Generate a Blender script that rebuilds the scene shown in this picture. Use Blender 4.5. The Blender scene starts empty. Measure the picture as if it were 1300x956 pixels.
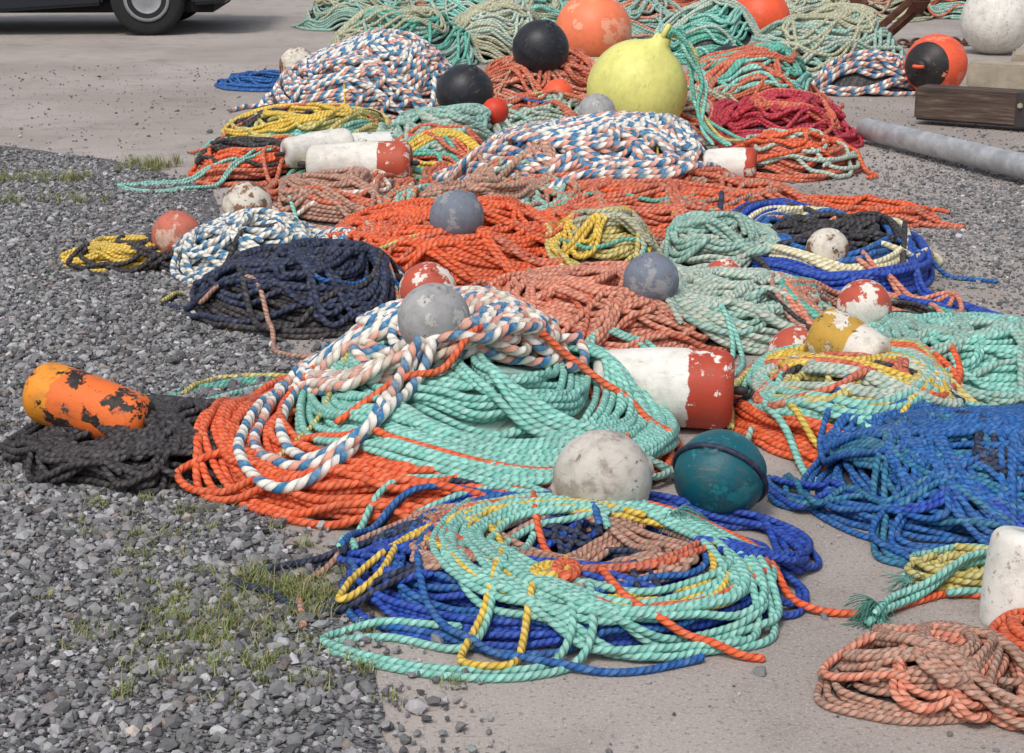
import bpy, math, numpy as np, bmesh
from mathutils import Vector, Matrix
rng = np.random.default_rng(11)
PI = math.pi
scene = bpy.context.scene

# ------------------------------------------------------------------ colour / node helpers
def lin(c):
    return tuple(((x/255)/12.92 if x/255 <= .04045 else ((x/255+.055)/1.055)**2.4) for x in c)
def rgba(c): return (*lin(c), 1.0)

class NT:
    def __init__(s, name):
        s.m = bpy.data.materials.new(name); s.m.use_nodes = True
        s.t = s.m.node_tree; s.t.nodes.clear()
        s.out = s.n('ShaderNodeOutputMaterial'); s.b = s.n('ShaderNodeBsdfPrincipled')
        s.l(s.b.outputs[0], s.out.inputs[0])
    def n(s, ty): return s.t.nodes.new(ty)
    def l(s, a, b): s.t.links.new(a, b)
    def setin(s, sock, v):
        if isinstance(v, bpy.types.NodeSocket): s.l(v, sock)
        else: sock.default_value = v
    def math(s, op, a, b=0.0, clamp=False):
        n = s.n('ShaderNodeMath'); n.operation = op; n.use_clamp = clamp
        s.setin(n.inputs[0], a); s.setin(n.inputs[1], b); return n.outputs[0]
    def mix(s, f, a, b, blend='MIX'):
        n = s.n('ShaderNodeMix'); n.data_type = 'RGBA'; n.blend_type = blend
        s.setin(n.inputs[0], f); s.setin(n.inputs[6], a); s.setin(n.inputs[7], b); return n.outputs[2]
    def noise(s, vec, scale, detail=4, rough=.5, dist=0.):
        n = s.n('ShaderNodeTexNoise'); n.inputs['Scale'].default_value = scale
        n.inputs['Detail'].default_value = detail; n.inputs['Roughness'].default_value = rough
        n.inputs['Distortion'].default_value = dist
        if vec is not None: s.l(vec, n.inputs['Vector'])
        return n.outputs[0]
    def vor(s, vec, scale, feat='F1', out=0):
        n = s.n('ShaderNodeTexVoronoi'); n.feature = feat; n.inputs['Scale'].default_value = scale
        s.l(vec, n.inputs['Vector']); return n.outputs[out]
    def ramp(s, f, stops, interp='LINEAR'):
        n = s.n('ShaderNodeValToRGB'); n.color_ramp.interpolation = interp
        e = n.color_ramp.elements
        while len(e) < len(stops): e.new(.5)
        for i, (p, c) in enumerate(stops):
            e[i].position = p; e[i].color = c if len(c) == 4 else (*c, 1)
        s.l(f, n.inputs[0]); return n.outputs[0]
    def step(s, f, lo, hi):
        n = s.n('ShaderNodeMapRange'); n.interpolation_type = 'SMOOTHSTEP'
        s.setin(n.inputs[0], f); n.inputs[1].default_value = lo; n.inputs[2].default_value = hi
        return n.outputs[0]
    def obj(s): return s.n('ShaderNodeTexCoord').outputs['Object']
    def bump(s, h, dist, strength=1.):
        n = s.n('ShaderNodeBump'); n.inputs['Distance'].default_value = dist
        n.inputs['Strength'].default_value = strength
        s.l(h, n.inputs['Height']); s.l(n.outputs[0], s.b.inputs['Normal'])

def simple_mat(name, col, rough=.6, metal=0., var=.15, scale=8):
    t = NT(name); o = t.obj()
    n = t.noise(o, scale, 5, .65)
    c = t.mix(t.step(n, .3, .7), (*[x*(1-var) for x in lin(col)], 1), (*[min(1, x*(1+var)) for x in lin(col)], 1))
    t.l(c, t.b.inputs['Base Color']); t.b.inputs['Roughness'].default_value = rough
    t.b.inputs['Metallic'].default_value = metal
    t.bump(t.noise(o, scale*8, 4), .003, .5)
    return t.m

# ------------------------------------------------------------------ rope materials
def rope_mat(name, c1, c2=None, c3=None, dirt=.35, dirtcol=None):
    c2 = c2 or c1; c3 = c3 or c1
    avg = [(a+b+c)/3 for a, b, c in zip(c1, c2, c3)]
    dirtcol = dirtcol or tuple(.45*a+.55*b for a, b in zip(avg, (112, 102, 90)))
    fade = tuple(.5*a+.5*b for a, b in zip(avg, (196, 190, 178)))
    t = NT(name)
    uv = t.n('ShaderNodeUVMap'); uv.uv_map = 'UVMap'
    sp = t.n('ShaderNodeSeparateXYZ'); t.l(uv.outputs[0], sp.inputs[0])
    x = t.math('SUBTRACT', sp.outputs[0], sp.outputs[1])
    idf = t.math('FRACT', x)
    col = t.ramp(idf, [(0, rgba(c1)), (.3333, rgba(c2)), (.6667, rgba(c3))], 'CONSTANT')
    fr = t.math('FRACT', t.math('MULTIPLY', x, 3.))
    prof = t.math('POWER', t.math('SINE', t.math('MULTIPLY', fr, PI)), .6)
    cb = t.n('ShaderNodeCombineXYZ'); t.l(t.math('MULTIPLY', x, 36.), cb.inputs[0]); t.l(t.math('MULTIPLY', sp.outputs[1], 2.2), cb.inputs[1])
    fib = t.noise(cb.outputs[0], 1., 2, .6)
    o = t.obj()
    blot = t.noise(o, 5., 3, .65)
    fine = t.noise(o, 60., 2, .6)
    col = t.mix(t.math('MULTIPLY', t.step(blot, .44, .72), min(.8, dirt*1.4)), col, rgba(dirtcol))
    col = t.mix(t.math('MULTIPLY', t.step(fine, .42, .72), min(.75, dirt*1.6)), col, rgba(fade))
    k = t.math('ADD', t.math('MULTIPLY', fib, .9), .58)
    k = t.math('MULTIPLY', k, t.math('ADD', t.math('MULTIPLY', prof, .36), .69))  # crevice shade and grime painted into the colour along the strand grooves
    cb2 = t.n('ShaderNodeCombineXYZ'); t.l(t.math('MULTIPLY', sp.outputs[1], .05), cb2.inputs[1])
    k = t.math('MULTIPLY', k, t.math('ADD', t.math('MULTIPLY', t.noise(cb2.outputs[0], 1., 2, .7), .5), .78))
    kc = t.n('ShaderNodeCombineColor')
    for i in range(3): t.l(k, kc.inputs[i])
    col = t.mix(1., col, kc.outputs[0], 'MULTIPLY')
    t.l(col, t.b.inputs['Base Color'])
    t.b.inputs['Roughness'].default_value = .62
    t.b.inputs['Specular IOR Level'].default_value = .4
    h = t.math('ADD', prof, t.math('MULTIPLY', fib, .45))
    t.bump(h, .005, .8)
    return t.m

M = {}
W = (230, 225, 214)
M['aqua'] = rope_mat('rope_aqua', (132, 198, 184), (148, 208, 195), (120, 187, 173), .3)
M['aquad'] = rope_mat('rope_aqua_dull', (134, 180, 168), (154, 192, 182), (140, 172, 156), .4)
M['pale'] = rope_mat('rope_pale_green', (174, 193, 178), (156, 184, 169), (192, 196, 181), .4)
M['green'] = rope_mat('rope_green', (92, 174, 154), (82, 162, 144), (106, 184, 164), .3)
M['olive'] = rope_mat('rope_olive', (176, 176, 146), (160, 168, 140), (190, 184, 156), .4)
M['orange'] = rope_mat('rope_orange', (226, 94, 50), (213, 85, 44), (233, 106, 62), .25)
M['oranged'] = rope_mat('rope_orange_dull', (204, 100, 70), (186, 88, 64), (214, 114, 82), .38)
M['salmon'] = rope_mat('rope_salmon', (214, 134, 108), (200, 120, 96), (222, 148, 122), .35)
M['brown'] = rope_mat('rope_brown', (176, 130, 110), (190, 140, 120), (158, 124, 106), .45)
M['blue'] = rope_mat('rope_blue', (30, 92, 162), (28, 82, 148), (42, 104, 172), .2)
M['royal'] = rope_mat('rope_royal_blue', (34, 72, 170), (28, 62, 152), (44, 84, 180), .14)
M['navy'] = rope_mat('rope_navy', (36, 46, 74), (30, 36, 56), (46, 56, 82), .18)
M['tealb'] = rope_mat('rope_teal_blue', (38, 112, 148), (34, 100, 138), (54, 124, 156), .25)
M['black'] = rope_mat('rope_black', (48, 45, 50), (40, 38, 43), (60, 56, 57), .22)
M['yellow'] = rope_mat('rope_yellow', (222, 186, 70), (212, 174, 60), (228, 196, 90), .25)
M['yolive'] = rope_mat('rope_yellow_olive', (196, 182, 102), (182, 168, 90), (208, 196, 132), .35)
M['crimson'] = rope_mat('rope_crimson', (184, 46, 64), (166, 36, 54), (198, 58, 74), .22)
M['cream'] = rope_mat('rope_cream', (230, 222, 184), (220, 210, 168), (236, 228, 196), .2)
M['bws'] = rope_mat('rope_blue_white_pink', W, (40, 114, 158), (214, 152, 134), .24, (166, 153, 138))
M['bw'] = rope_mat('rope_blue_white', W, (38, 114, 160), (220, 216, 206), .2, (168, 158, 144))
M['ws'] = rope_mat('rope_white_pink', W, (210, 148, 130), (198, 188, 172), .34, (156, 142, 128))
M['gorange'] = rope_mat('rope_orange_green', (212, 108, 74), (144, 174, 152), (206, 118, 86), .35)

# ------------------------------------------------------------------ height field on which rope is laid
HX0, HX1, HY0, HY1, RES = -5., 7., 2.2, 23., .008
NX = int((HX1-HX0)/RES); NY = int((HY1-HY0)/RES)
HM = np.zeros((NY, NX), np.float32)     # top of everything laid so far
HB = np.zeros((NY, NX), np.float32)     # heap cores only
def idx(x, y):
    return (np.clip(((y-HY0)/RES).astype(int), 0, NY-1), np.clip(((x-HX0)/RES).astype(int), 0, NX-1))
def hq(x, y):
    i, j = idx(np.asarray(x, float), np.asarray(y, float)); return HM[i, j]

def dome_fn(cx, cy, a, b, h, rot, hole, ph):
    c, s = math.cos(rot), math.sin(rot)
    def f(x, y):
        dx, dy = x-cx, y-cy
        u, v = (c*dx+s*dy)/a, (-s*dx+c*dy)/b
        rho = np.sqrt(u*u+v*v)
        th = np.arctan2(v, u)
        rr = np.clip(rho*(1+.07*np.sin(3*th+ph)+.05*np.sin(5*th+ph*2)), 0, 1)
        z = h*(1-rr**2.4)**.8*(1+.20*np.sin(u*3.4+ph)*np.cos(v*3.1+ph))
        if hole > 0: z = z*np.clip((rho-hole*.45)/(hole*.8), 0, 1)
        return z
    return f

def smooth1(z, w):
    if w < 1 or len(z) < 4: return z
    w = int(min(w, len(z)//2))
    k = np.hanning(2*w+3)[1:-1]; k /= k.sum()
    zp = np.concatenate([np.full(w, z[0]), z, np.full(w, z[-1])])
    return np.convolve(zp, k, 'valid')[:len(z)]
def rollmax(z, w):
    zp = np.concatenate([np.full(w, z[0]), z, np.full(w, z[-1])])
    return np.max(np.stack([zp[i:i+len(z)] for i in range(2*w+1)]), 0)
def resample(p, step):
    d = np.r_[0, np.cumsum(np.linalg.norm(np.diff(p, axis=0), axis=1))]
    n = max(4, int(d[-1]/step)+1)
    q = np.linspace(0, d[-1], n)
    return np.stack([np.interp(q, d, p[:, i]) for i in range(p.shape[1])], 1)
def catmull(P, n=24):
    P = np.asarray(P, float); P = np.vstack([2*P[0]-P[1], P, 2*P[-1]-P[-2]])
    out = []
    for i in range(1, len(P)-2):
        t = np.linspace(0, 1, n, endpoint=False)[:, None]
        p0, p1, p2, p3 = P[i-1], P[i], P[i+1], P[i+2]
        out.append(.5*((2*p1)+(-p0+p2)*t+(2*p0-5*p1+4*p2-p3)*t**2+(-p0+3*p1-3*p2+p3)*t**3))
    out.append(P[-2][None]); return np.vstack(out)

class Heap:
    def __init__(s, name):
        s.name = name; s.V = []; s.F = []; s.UV = []; s.MI = []; s.nv = 0; s.mats = []
    def mi(s, key):
        if key not in s.mats: s.mats.append(key)
        return s.mats.index(key)
    def dome(s, cx, cy, a, b, h, rot, hole, key):
        f = dome_fn(cx, cy, a, b, h, rot, hole, rng.random()*6)
        m = 1.2*max(a, b)
        (i0,), (j0,) = idx(np.array([cx-m]), np.array([cy-m])); (i1,), (j1,) = idx(np.array([cx+m]), np.array([cy+m]))
        X, Y = np.meshgrid(HX0+(np.arange(j0, j1)+.5)*RES, HY0+(np.arange(i0, i1)+.5)*RES)
        z = f(X, Y)
        HM[i0:i1, j0:j1] = np.maximum(HM[i0:i1, j0:j1], z); HB[i0:i1, j0:j1] = np.maximum(HB[i0:i1, j0:j1], z)
        nr, na = 18, 48
        rr = np.linspace(0, 1, nr+1)[1:]; th = np.arange(na)*2*PI/na
        R, T = np.meshgrid(rr, th, indexing='ij')
        c, sn = math.cos(rot), math.sin(rot)
        X = cx+c*a*R*np.cos(T)-sn*b*R*np.sin(T); Y = cy+sn*a*R*np.cos(T)+c*b*R*np.sin(T)
        Z = f(X, Y)-.006
        v = np.stack([X, Y, Z], -1).reshape(-1, 3)
        i, j = np.meshgrid(np.arange(nr-1), np.arange(na), indexing='ij'); j2 = (j+1) % na
        q = np.stack([i*na+j, (i+1)*na+j, (i+1)*na+j2, i*na+j2], -1).reshape(-1, 4)
        uv = np.stack([X*6, Y*6], -1).reshape(-1, 2)[q.reshape(-1)]
        s.V.append(v); s.F.append(q+s.nv); s.nv += len(v); s.UV.append(uv)
        s.MI.append(np.full(len(q), s.mi(key)))
    def tube(s, p, r, key, lod=None):
        ym = p[:, 1].mean()
        if lod is None: lod = 0 if ym < 5.4 else (1 if ym < 8.8 else 2)
        step, k, lob = [(.0075, 12, 1), (.0125, 9, 1), (.022, 7, 0), (.008, 4, 0)][lod]
        step *= max(.6, r/.011)
        p = resample(p, step); n = len(p)
        T = np.gradient(p, axis=0); T /= np.linalg.norm(T, axis=1)[:, None]+1e-9
        S = np.stack([T[:, 1], -T[:, 0], np.zeros(n)], 1)
        S /= np.linalg.norm(S, axis=1)[:, None]+1e-6
        B = np.cross(S, T)
        L = np.r_[0, np.cumsum(np.linalg.norm(np.diff(p, axis=0), axis=1))]/(5.9*r)+rng.random()
        th = np.arange(k)/k
        rad = np.full((n, k), r)
        if lob:
            ph = 3*(th[None]-L[:, None])
            rad = r*(.80+.23*np.abs(np.sin(PI*ph))**.7)
        rad[0] *= .3; rad[-1] *= .3
        C = np.cos(2*PI*th)[None, :, None]; Sn = np.sin(2*PI*th)[None, :, None]
        v = p[:, None]+rad[..., None]*(C*S[:, None]+Sn*B[:, None])
        v = v.reshape(-1, 3)
        i, j = np.meshgrid(np.arange(n-1), np.arange(k), indexing='ij'); j2 = (j+1) % k
        q = np.stack([i*k+j, i*k+j2, (i+1)*k+j2, (i+1)*k+j], -1).reshape(-1, 4)
        u0, u1 = j/k, (j+1)/k; l0, l1 = L[i], L[i+1]
        uv = np.stack([np.stack([u0, l0], -1), np.stack([u1, l0], -1), np.stack([u1, l1], -1), np.stack([u0, l1], -1)], -2).reshape(-1, 2)
        s.V.append(v); s.F.append(q+s.nv); s.nv += n*k; s.UV.append(uv)
        s.MI.append(np.full(len(q), s.mi(key)))
    def lay(s, xy, r, key, lod=None, sag=.06, lift=0.):
        """drop a rope following the plan path xy onto whatever already lies there; heaps pack down under their weight"""
        xy = resample(np.asarray(xy, float), .01)
        n = len(xy); out = np.zeros(n)
        ch = 110; w = max(1, int(sag/.01))
        for a0 in range(0, n, ch):
            a1 = min(n, a0+ch)
            lo, hi = max(0, a0-10), min(n, a1+10)
            p = xy[lo:hi]
            if len(p) < 3: out[a0:a1] = out[a0-1]; continue
            T = np.gradient(p, axis=0); T /= np.linalg.norm(T, axis=1)[:, None]+1e-9
            N = np.stack([-T[:, 1], T[:, 0]], 1)
            hs = np.stack([hq(p[:, 0]+N[:, 0]*o, p[:, 1]+N[:, 1]*o) for o in (-.6*r, -.3*r, 0, .3*r, .6*r)])
            h = .35*hs.max(0)+.65*hs.mean(0)
            i, j = idx(p[:, 0], p[:, 1]); base = HB[i, j]
            e = h-base; c = 5*r
            e = np.where(e > c, c+(e-c)*.66, e); h = base+e
            z = smooth1(rollmax(smooth1(h, 1), 1), w)
            z = np.maximum(z, h-.3*r)
            z = np.maximum(smooth1(z, 3)+r*.74, r*.9)+lift
            sl = slice(a0-lo, a0-lo+(a1-a0))
            out[a0:a1] = z[sl]; pp = p[sl]; NN = N[sl]; zz = z[sl]
            for o in (-.9, -.6, -.3, 0, .3, .6, .9):
                i, j = idx(pp[:, 0]+NN[:, 0]*o*r, pp[:, 1]+NN[:, 1]*o*r)
                np.maximum.at(HM, (i, j), (zz+r*.85*math.sqrt(1-o*o)).astype(np.float32))
        out = smooth1(out, 3)
        s.tube(np.column_stack([xy, out]), r, key, lod)
    def loops(s, cx, cy, a, b, rot, turns, r, key, spread=.1, wob=.05, s0=1., s1=None, drift=.03, lod=None, sag=.06, phn=.22):
        """one continuous rope making several roughly parallel turns"""
        s1 = s0 if s1 is None else s1
        N = int(turns*90)+10
        t = np.linspace(0, 2*PI*turns, N)+rng.random()*2*PI
        kk = int(turns)+3
        tt = np.linspace(0, kk-1, N)
        cub = lambda arr: smooth1(np.interp(tt, np.arange(len(arr)), arr), 34)
        sc = np.interp(np.arange(kk), [0, kk-1], [s0, s1])+rng.uniform(-1, 1, kk)*spread
        sc = cub(sc)
        for m in (2, 3, 4, 5, 7):
            ph = rng.random()*2*PI+cub(rng.normal(0, phn, kk))
            sc = sc*(1+wob*rng.uniform(.4, 1)/m**.5*np.sin(m*t+ph))
        dx = cub(rng.normal(0, drift, kk)); dy = cub(rng.normal(0, drift, kk))
        rr = rot+cub(rng.normal(0, .10, kk))
        u = a*sc*np.cos(t); v = b*sc*np.sin(t)
        x = cx+dx+u*np.cos(rr)-v*np.sin(rr); y = cy+dy+u*np.sin(rr)+v*np.cos(rr)
        s.lay(np.column_stack([x, y]), r, key, lod, sag=sag)
    def hanks(s, cx, cy, a, b, n, size, scat, r, key, ang=.9):
        for _ in range(int(n)):
            q = rng.random()*2*PI; d = scat*math.sqrt(rng.random())
            s.loops(cx+a*d*math.cos(q), cy+b*d*math.sin(q), a*size*rng.uniform(.8, 1.5), a*size*rng.uniform(.35, .75),
                    rng.uniform(-ang, ang)+(PI/2 if rng.random() < .25 else 0), rng.uniform(2, 5), r, key, spread=.09, wob=.12, drift=.02*a/.5, phn=.15)
    def mess(s, cx, cy, a, b, n, r, key, k=9, out=1.):
        """free lengths"""
        for _ in range(int(n)):
            q = rng.random()*2*PI; P = []
            for i in range(k):
                q += rng.uniform(.4, 1.2); d = out*rng.uniform(.6, 1.1)
                P.append((cx+a*d*math.cos(q), cy+b*d*math.sin(q)))
            s.lay(catmull(P), r, key)
    def end(s, cx, cy, a, b, r, key, out=1.3):
        """a free end that leaves the heap and trails on the ground"""
        q = rng.random()*2*PI; sg = rng.choice([-1, 1]); P = []
        for i, d in enumerate((.6, .8, .98, 1.08, out*rng.uniform(.9, 1.1), out*rng.uniform(.95, 1.2))):
            P.append((cx+a*d*math.cos(q)+rng.normal(0, .01), cy+b*d*math.sin(q)+rng.normal(0, .01))); q += sg*rng.uniform(.15, .5)
        s.lay(catmull(P), r, key)
    def tuft(s, x, y, z, key, n=40, L=.06, az=0.):
        """frayed end"""
        for _ in range(n):
            a = az+rng.normal(0, .7); l = L*rng.uniform(.4, 1.2); e = rng.uniform(-.2, 1.)
            q = np.linspace(0, 1, 6)
            bx_, by_ = rng.normal(0, .35, 2)
            s.tube(np.column_stack([x+l*q*math.cos(a)+bx_*l*q*q, y+l*q*math.sin(a)+by_*l*q*q, np.maximum(.003, z+l*e*q-l*1.0*q*q)]), .0011, key, 3)
    def finish(s):
        V = np.concatenate(s.V).astype(np.float32); F = np.concatenate(s.F).astype(np.int32)
        UV = np.concatenate(s.UV).astype(np.float32); MI = np.concatenate(s.MI).astype(np.int32)
        me = bpy.data.meshes.new(s.name)
        me.vertices.add(len(V)); me.vertices.foreach_set('co', V.ravel())
        me.loops.add(F.size); me.loops.foreach_set('vertex_index', F.ravel())
        me.polygons.add(len(F)); me.polygons.foreach_set('loop_start', np.arange(len(F), dtype=np.int32)*4)
        me.polygons.foreach_set('loop_total', np.full(len(F), 4, np.int32))
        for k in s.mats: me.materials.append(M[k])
        me.polygons.foreach_set('material_index', MI)
        me.polygons.foreach_set('use_smooth', np.ones(len(F), bool))
        u = me.uv_layers.new(name='UVMap'); u.data.foreach_set('uv', UV.ravel())
        me.update(calc_edges=True)
        o = bpy.data.objects.new(s.name, me); scene.collection.objects.link(o)
        return o

def pile(name, cx, cy, a, b, h, rot, layers, hole=0., core='black', keep=False, stray=2, ends=2):
    """layers: (kind, key, rope radius, amount, s0, s1[, ox, oy])"""
    H = Heap(name)
    if h > 0: H.dome(cx, cy, a*.94, b*.94, h, rot, hole, core)
    for L in layers:
        kind, key, r, amt, s0, s1 = L[:6]
        ox, oy = (L[6], L[7]) if len(L) > 7 else (0, 0)
        if kind == 'coil': H.loops(cx+ox, cy+oy, a, b, rot, amt, r, key, spread=.07, wob=.07, s0=s0, s1=s1, drift=.03*a/.6)
        elif kind == 'ring': H.loops(cx+ox, cy+oy, a, b, rot, amt, r, key, spread=.025, wob=.035, s0=s0, s1=s1, drift=.012, phn=.1)
        elif kind == 'wild': H.loops(cx+ox, cy+oy, a, b, rot, amt, r, key, spread=.17, wob=.13, s0=s0, s1=s1, drift=.07*a/.6)
        elif kind == 'hank': H.hanks(cx+ox, cy+oy, a, b, amt, s0, s1, r, key)
        elif kind == 'mess': H.mess(cx+ox, cy+oy, a, b, amt, r, key, int(s0), s1)
    for k in range(stray):
        L = layers[int(rng.integers(len(layers)))]
        H.mess(cx, cy, a, b, 1, L[2], L[1], 6, 1.12)
    for k in range(ends):
        L = layers[int(rng.integers(len(layers)))]
        H.end(cx, cy, a, b, L[2], L[1])
    if keep: return H
    return H.finish()

# ================================================================== ROPE HEAPS (metres on the quay)
far = [(-1.5, 17.6, 'aquad', 'olive'), (-.3, 18.2, 'aqua', 'pale'), (.7, 17.5, 'brown', 'olive'), (1.6, 18.6, 'oranged', 'aquad'),
       (2.7, 18.4, 'pale', 'bws'), (3.8, 18.6, 'olive', 'brown'), (1.1, 16.0, 'aquad', 'salmon'), (2.6, 16.4, 'olive', 'pale'),
       (.1, 16.4, 'olive', 'aqua'), (4.9, 19, 'aquad', 'oranged'), (-.7, 20., 'brown', 'aqua'), (1.2, 20.5, 'pale', 'aqua'), (3.2, 20.6, 'aqua', 'oranged')]
for x, y, c1, c2 in far:
    pile('rope_pile', x, y, .62, .6, .3, rng.uniform(-.3, .3), [('coil', c1, .014, 26, 1.05, .3), ('wild', c2, .014, 10, .9, .3), ('hank', c1, .014, 3, .5, .5)])
pile('rope_pile', 1.6, 14.5, .5, .5, .36, .1, [('coil', 'green', .014, 22, 1.05, .3), ('wild', 'aqua', .014, 12, .9, .2), ('hank', 'pale', .014, 4, .5, .5)])
pile('rope_pile', -.92, 14.1, .62, .6, .36, .1, [('coil', 'aquad', .014, 24, 1.05, .3), ('wild', 'green', .014, 14, .9, .2), ('hank', 'olive', .014, 5, .5, .5)])
pile('rope_pile', -.15, 14.7, .5, .5, .36, -.1, [('coil', 'olive', .014, 22, 1.05, .3), ('wild', 'pale', .014, 14, .9, .2), ('hank', 'olive', .014, 5, .5, .5)])
pile('rope_pile', 2.3, 13.1, .64, .6, .42, -.1, [('coil', 'pale', .015, 28, 1.05, .3), ('wild', 'aquad', .015, 14, .9, .2), ('hank', 'olive', .014, 6, .5, .4)])
pile('rope_pile', .75, 12.8, .5, .5, .08, 0, [('coil', 'brown', .014, 16, 1.05, .2), ('wild', 'aquad', .014, 6, 1., .2), ('hank', 'olive', .014, 3, .5, .5)])
pile('rope_pile', 2.5, 12.25, .38, .24, .2, .1, [('coil', 'bws', .017, 12, 1.05, .2), ('wild', 'bws', .017, 5, .8, .2)])
pile('rope_pile', -1.75, 12.6, .36, .28, .05, .1, [('wild', 'blue', .012, 12, 1.0, .5)])
pile('rope_pile', .22, 11.9, .5, .5, .24, .1, [('coil', 'salmon', .013, 26, 1.05, .2), ('wild', 'salmon', .013, 10, .9, .2), ('hank', 'oranged', .013, 5, .5, .5)])
pile('rope_pile', 1.6, 11.7, .45, .6, .28, .1, [('coil', 'oranged', .013, 26, 1.08, .4), ('wild', 'aqua', .014, 12, .9, .2), ('hank', 'green', .014, 4, .6, .4), ('hank', 'oranged', .013, 4, .6, .6)])
pile('rope_pile', -.88, 11.0, .68, .62, .36, .05, [('coil', 'bws', .016, 28, 1.04, .3), ('wild', 'bws', .016, 10, .9, .2), ('hank', 'bws', .016, 10, .5, .5), ('hank', 'bw', .016, 2, .5, .5)])
pile('rope_pile', .95, 10.4, .55, .6, .16, .05, [('coil', 'aquad', .013, 20, 1.06, .3), ('wild', 'oranged', .013, 12, 1., .2), ('hank', 'pale', .012, 4, .5, .6), ('hank', 'olive', .012, 2, .5, .6)])
pile('rope_pile', 1.55, 9.9, .38, .5, .2, -.3, [('coil', 'crimson', .012, 24, 1.06, .3), ('wild', 'crimson', .012, 12, .9, .2), ('hank', 'crimson', .012, 4, .6, .4), ('hank', 'oranged', .012, 1, .6, .5)])
pile('rope_pile', 1.46, 9.0, .34, .35, .13, -.2, [('coil', 'oranged', .012, 16, 1.06, .2), ('wild', 'pale', .012, 6, .9, .2), ('wild', 'orange', .012, 5, .9, .2)])
pile('rope_pile', .1, 10.1, .55, .6, .16, 0, [('coil', 'aquad', .013, 20, 1.06, .3), ('wild', 'pale', .013, 12, .9, .2), ('hank', 'oranged', .012, 4, .5, .6)])
pile('rope_pile', -1.1, 9.6, .55, .6, .17, .1, [('coil', 'aqua', .013, 16, 1.08, .3), ('wild', 'yolive', .013, 12, .9, .3), ('hank', 'black', .012, 4, .4, .6), ('hank', 'yellow', .011, 3, .5, .5)])
pile('rope_pile', -1.33, 8.8, .3, .34, .1, .1, [('coil', 'oranged', .012, 14, 1.06, .3), ('wild', 'orange', .012, 6, .9, .3), ('hank', 'black', .012, 2, .5, .5)])
pile('rope_pile', -.34, 9.2, .36, .6, .20, 0, [('coil', 'pale', .014, 26, 1.06, .2), ('wild', 'aquad', .014, 8, .9, .2), ('hank', 'aquad', .013, 5, .6, .5)])
pile('rope_pile', -.6, 8.5, .55, .4, .07, 0, [('coil', 'oranged', .012, 14, 1.06, .2), ('wild', 'green', .012, 6, .9, .2), ('hank', 'yellow', .011, 2, .5, .6)])
pile('rope_pile', .70, 7.45, .66, .55, .15, .05, [('coil', 'oranged', .012, 36, 1.05, .3), ('wild', 'orange', .0115, 6, 1., .5), ('hank', 'brown', .0115, 3, .5, .6), ('hank', 'oranged', .0115, 5, .6, .6)])
pile('rope_pile', .35, 8.1, .68, .56, .27, .05, [('coil', 'oranged', .0125, 10, 1.06, .9), ('coil', 'bws', .0165, 24, .98, .3), ('wild', 'bws', .0165, 6, .85, .2), ('hank', 'bws', .0165, 12, .5, .5), ('hank', 'bw', .0165, 2, .5, .5)])
pile('rope_pile', -.75, 7.75, .45, .42, .11, 0, [('coil', 'brown', .012, 18, 1.06, .2), ('wild', 'ws', .012, 7, .9, .2), ('wild', 'oranged', .012, 6, .9, .2), ('hank', 'brown', .012, 3, .5, .5)])
pile('rope_pile', -.15, 7.45, .42, .32, .11, 0, [('coil', 'gorange', .012, 14, 1.06, .2), ('wild', 'aquad', .012, 6, .9, .4), ('hank', 'brown', .012, 3, .5, .5)])
pile('rope_pile', 1.55, 7.65, .32, .22, .02, -.1, [('ring', 'oranged', .011, 6, 1., .6), ('wild', 'orange', .011, 3, 1., .7)], stray=1)
pile('rope_pile', -1.52, 6.72, .24, .17, .03, 0, [('wild', 'yellow', .009, 9, 1., .3), ('hank', 'yellow', .009, 4, .6, .6), ('hank', 'black', .010, 4, .7, .5, .24, .02)], stray=3)
pile('rope_pile', -.25, 6.72, .54, .48, .15, 0, [('coil', 'orange', .0112, 40, 1.05, .2), ('wild', 'orange', .0112, 6, 1., .3), ('hank', 'oranged', .0112, 3, .6, .6), ('hank', 'orange', .0112, 6, .6, .5)])
pile('rope_pile', -1.0, 6.6, .29, .34, .13, 0, [('coil', 'bw', .012, 18, 1.06, .2), ('hank', 'bw', .012, 7, .6, .5)])
pile('rope_pile', 1.24, 6.7, .36, .55, .12, 0, [('coil', 'navy', .012, 7, .6, .3), ('wild', 'black', .012, 8, .6, .2), ('ring', 'royal', .012, 11, 1.06, .94), ('ring', 'cream', .012, 8, .9, .78), ('ring', 'blue', .012, 5, .74, .66), ('hank', 'black', .011, 2, .5, .2)], hole=.4, stray=1)
pile('rope_pile', .36, 6.55, .2, .28, .18, .2, [('coil', 'yolive', .0105, 16, 1.06, .3), ('hank', 'olive', .0105, 6, .7, .3), ('hank', 'yellow', .0095, 2, .8, .4)])
pile('rope_pile', .79, 6.65, .2, .26, .13, 0, [('coil', 'pale', .0115, 14, 1.06, .3), ('hank', 'aquad', .0115, 4, .8, .3)])
pile('rope_pile', -.74, 6.0, .37, .38, .14, .1, [('coil', 'black', .0115, 30, 1.06, .2), ('coil', 'navy', .0115, 12, .95, .3), ('hank', 'navy', .0115, 6, .6, .5)], stray=3)
pile('rope_pile', -.25, 5.42, .24, .2, .08, .1, [('coil', 'oranged', .0105, 14, 1.06, .2), ('hank', 'tealb', .0105, 3, .7, .5), ('hank', 'salmon', .0105, 3, .7, .5)])
pile('rope_pile', .29, 5.75, .44, .44, .12, .1, [('coil', 'salmon', .0103, 34, 1.06, .2), ('wild', 'oranged', .0103, 6, .95, .2), ('hank', 'salmon', .0103, 8, .6, .5)], stray=2)
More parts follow.
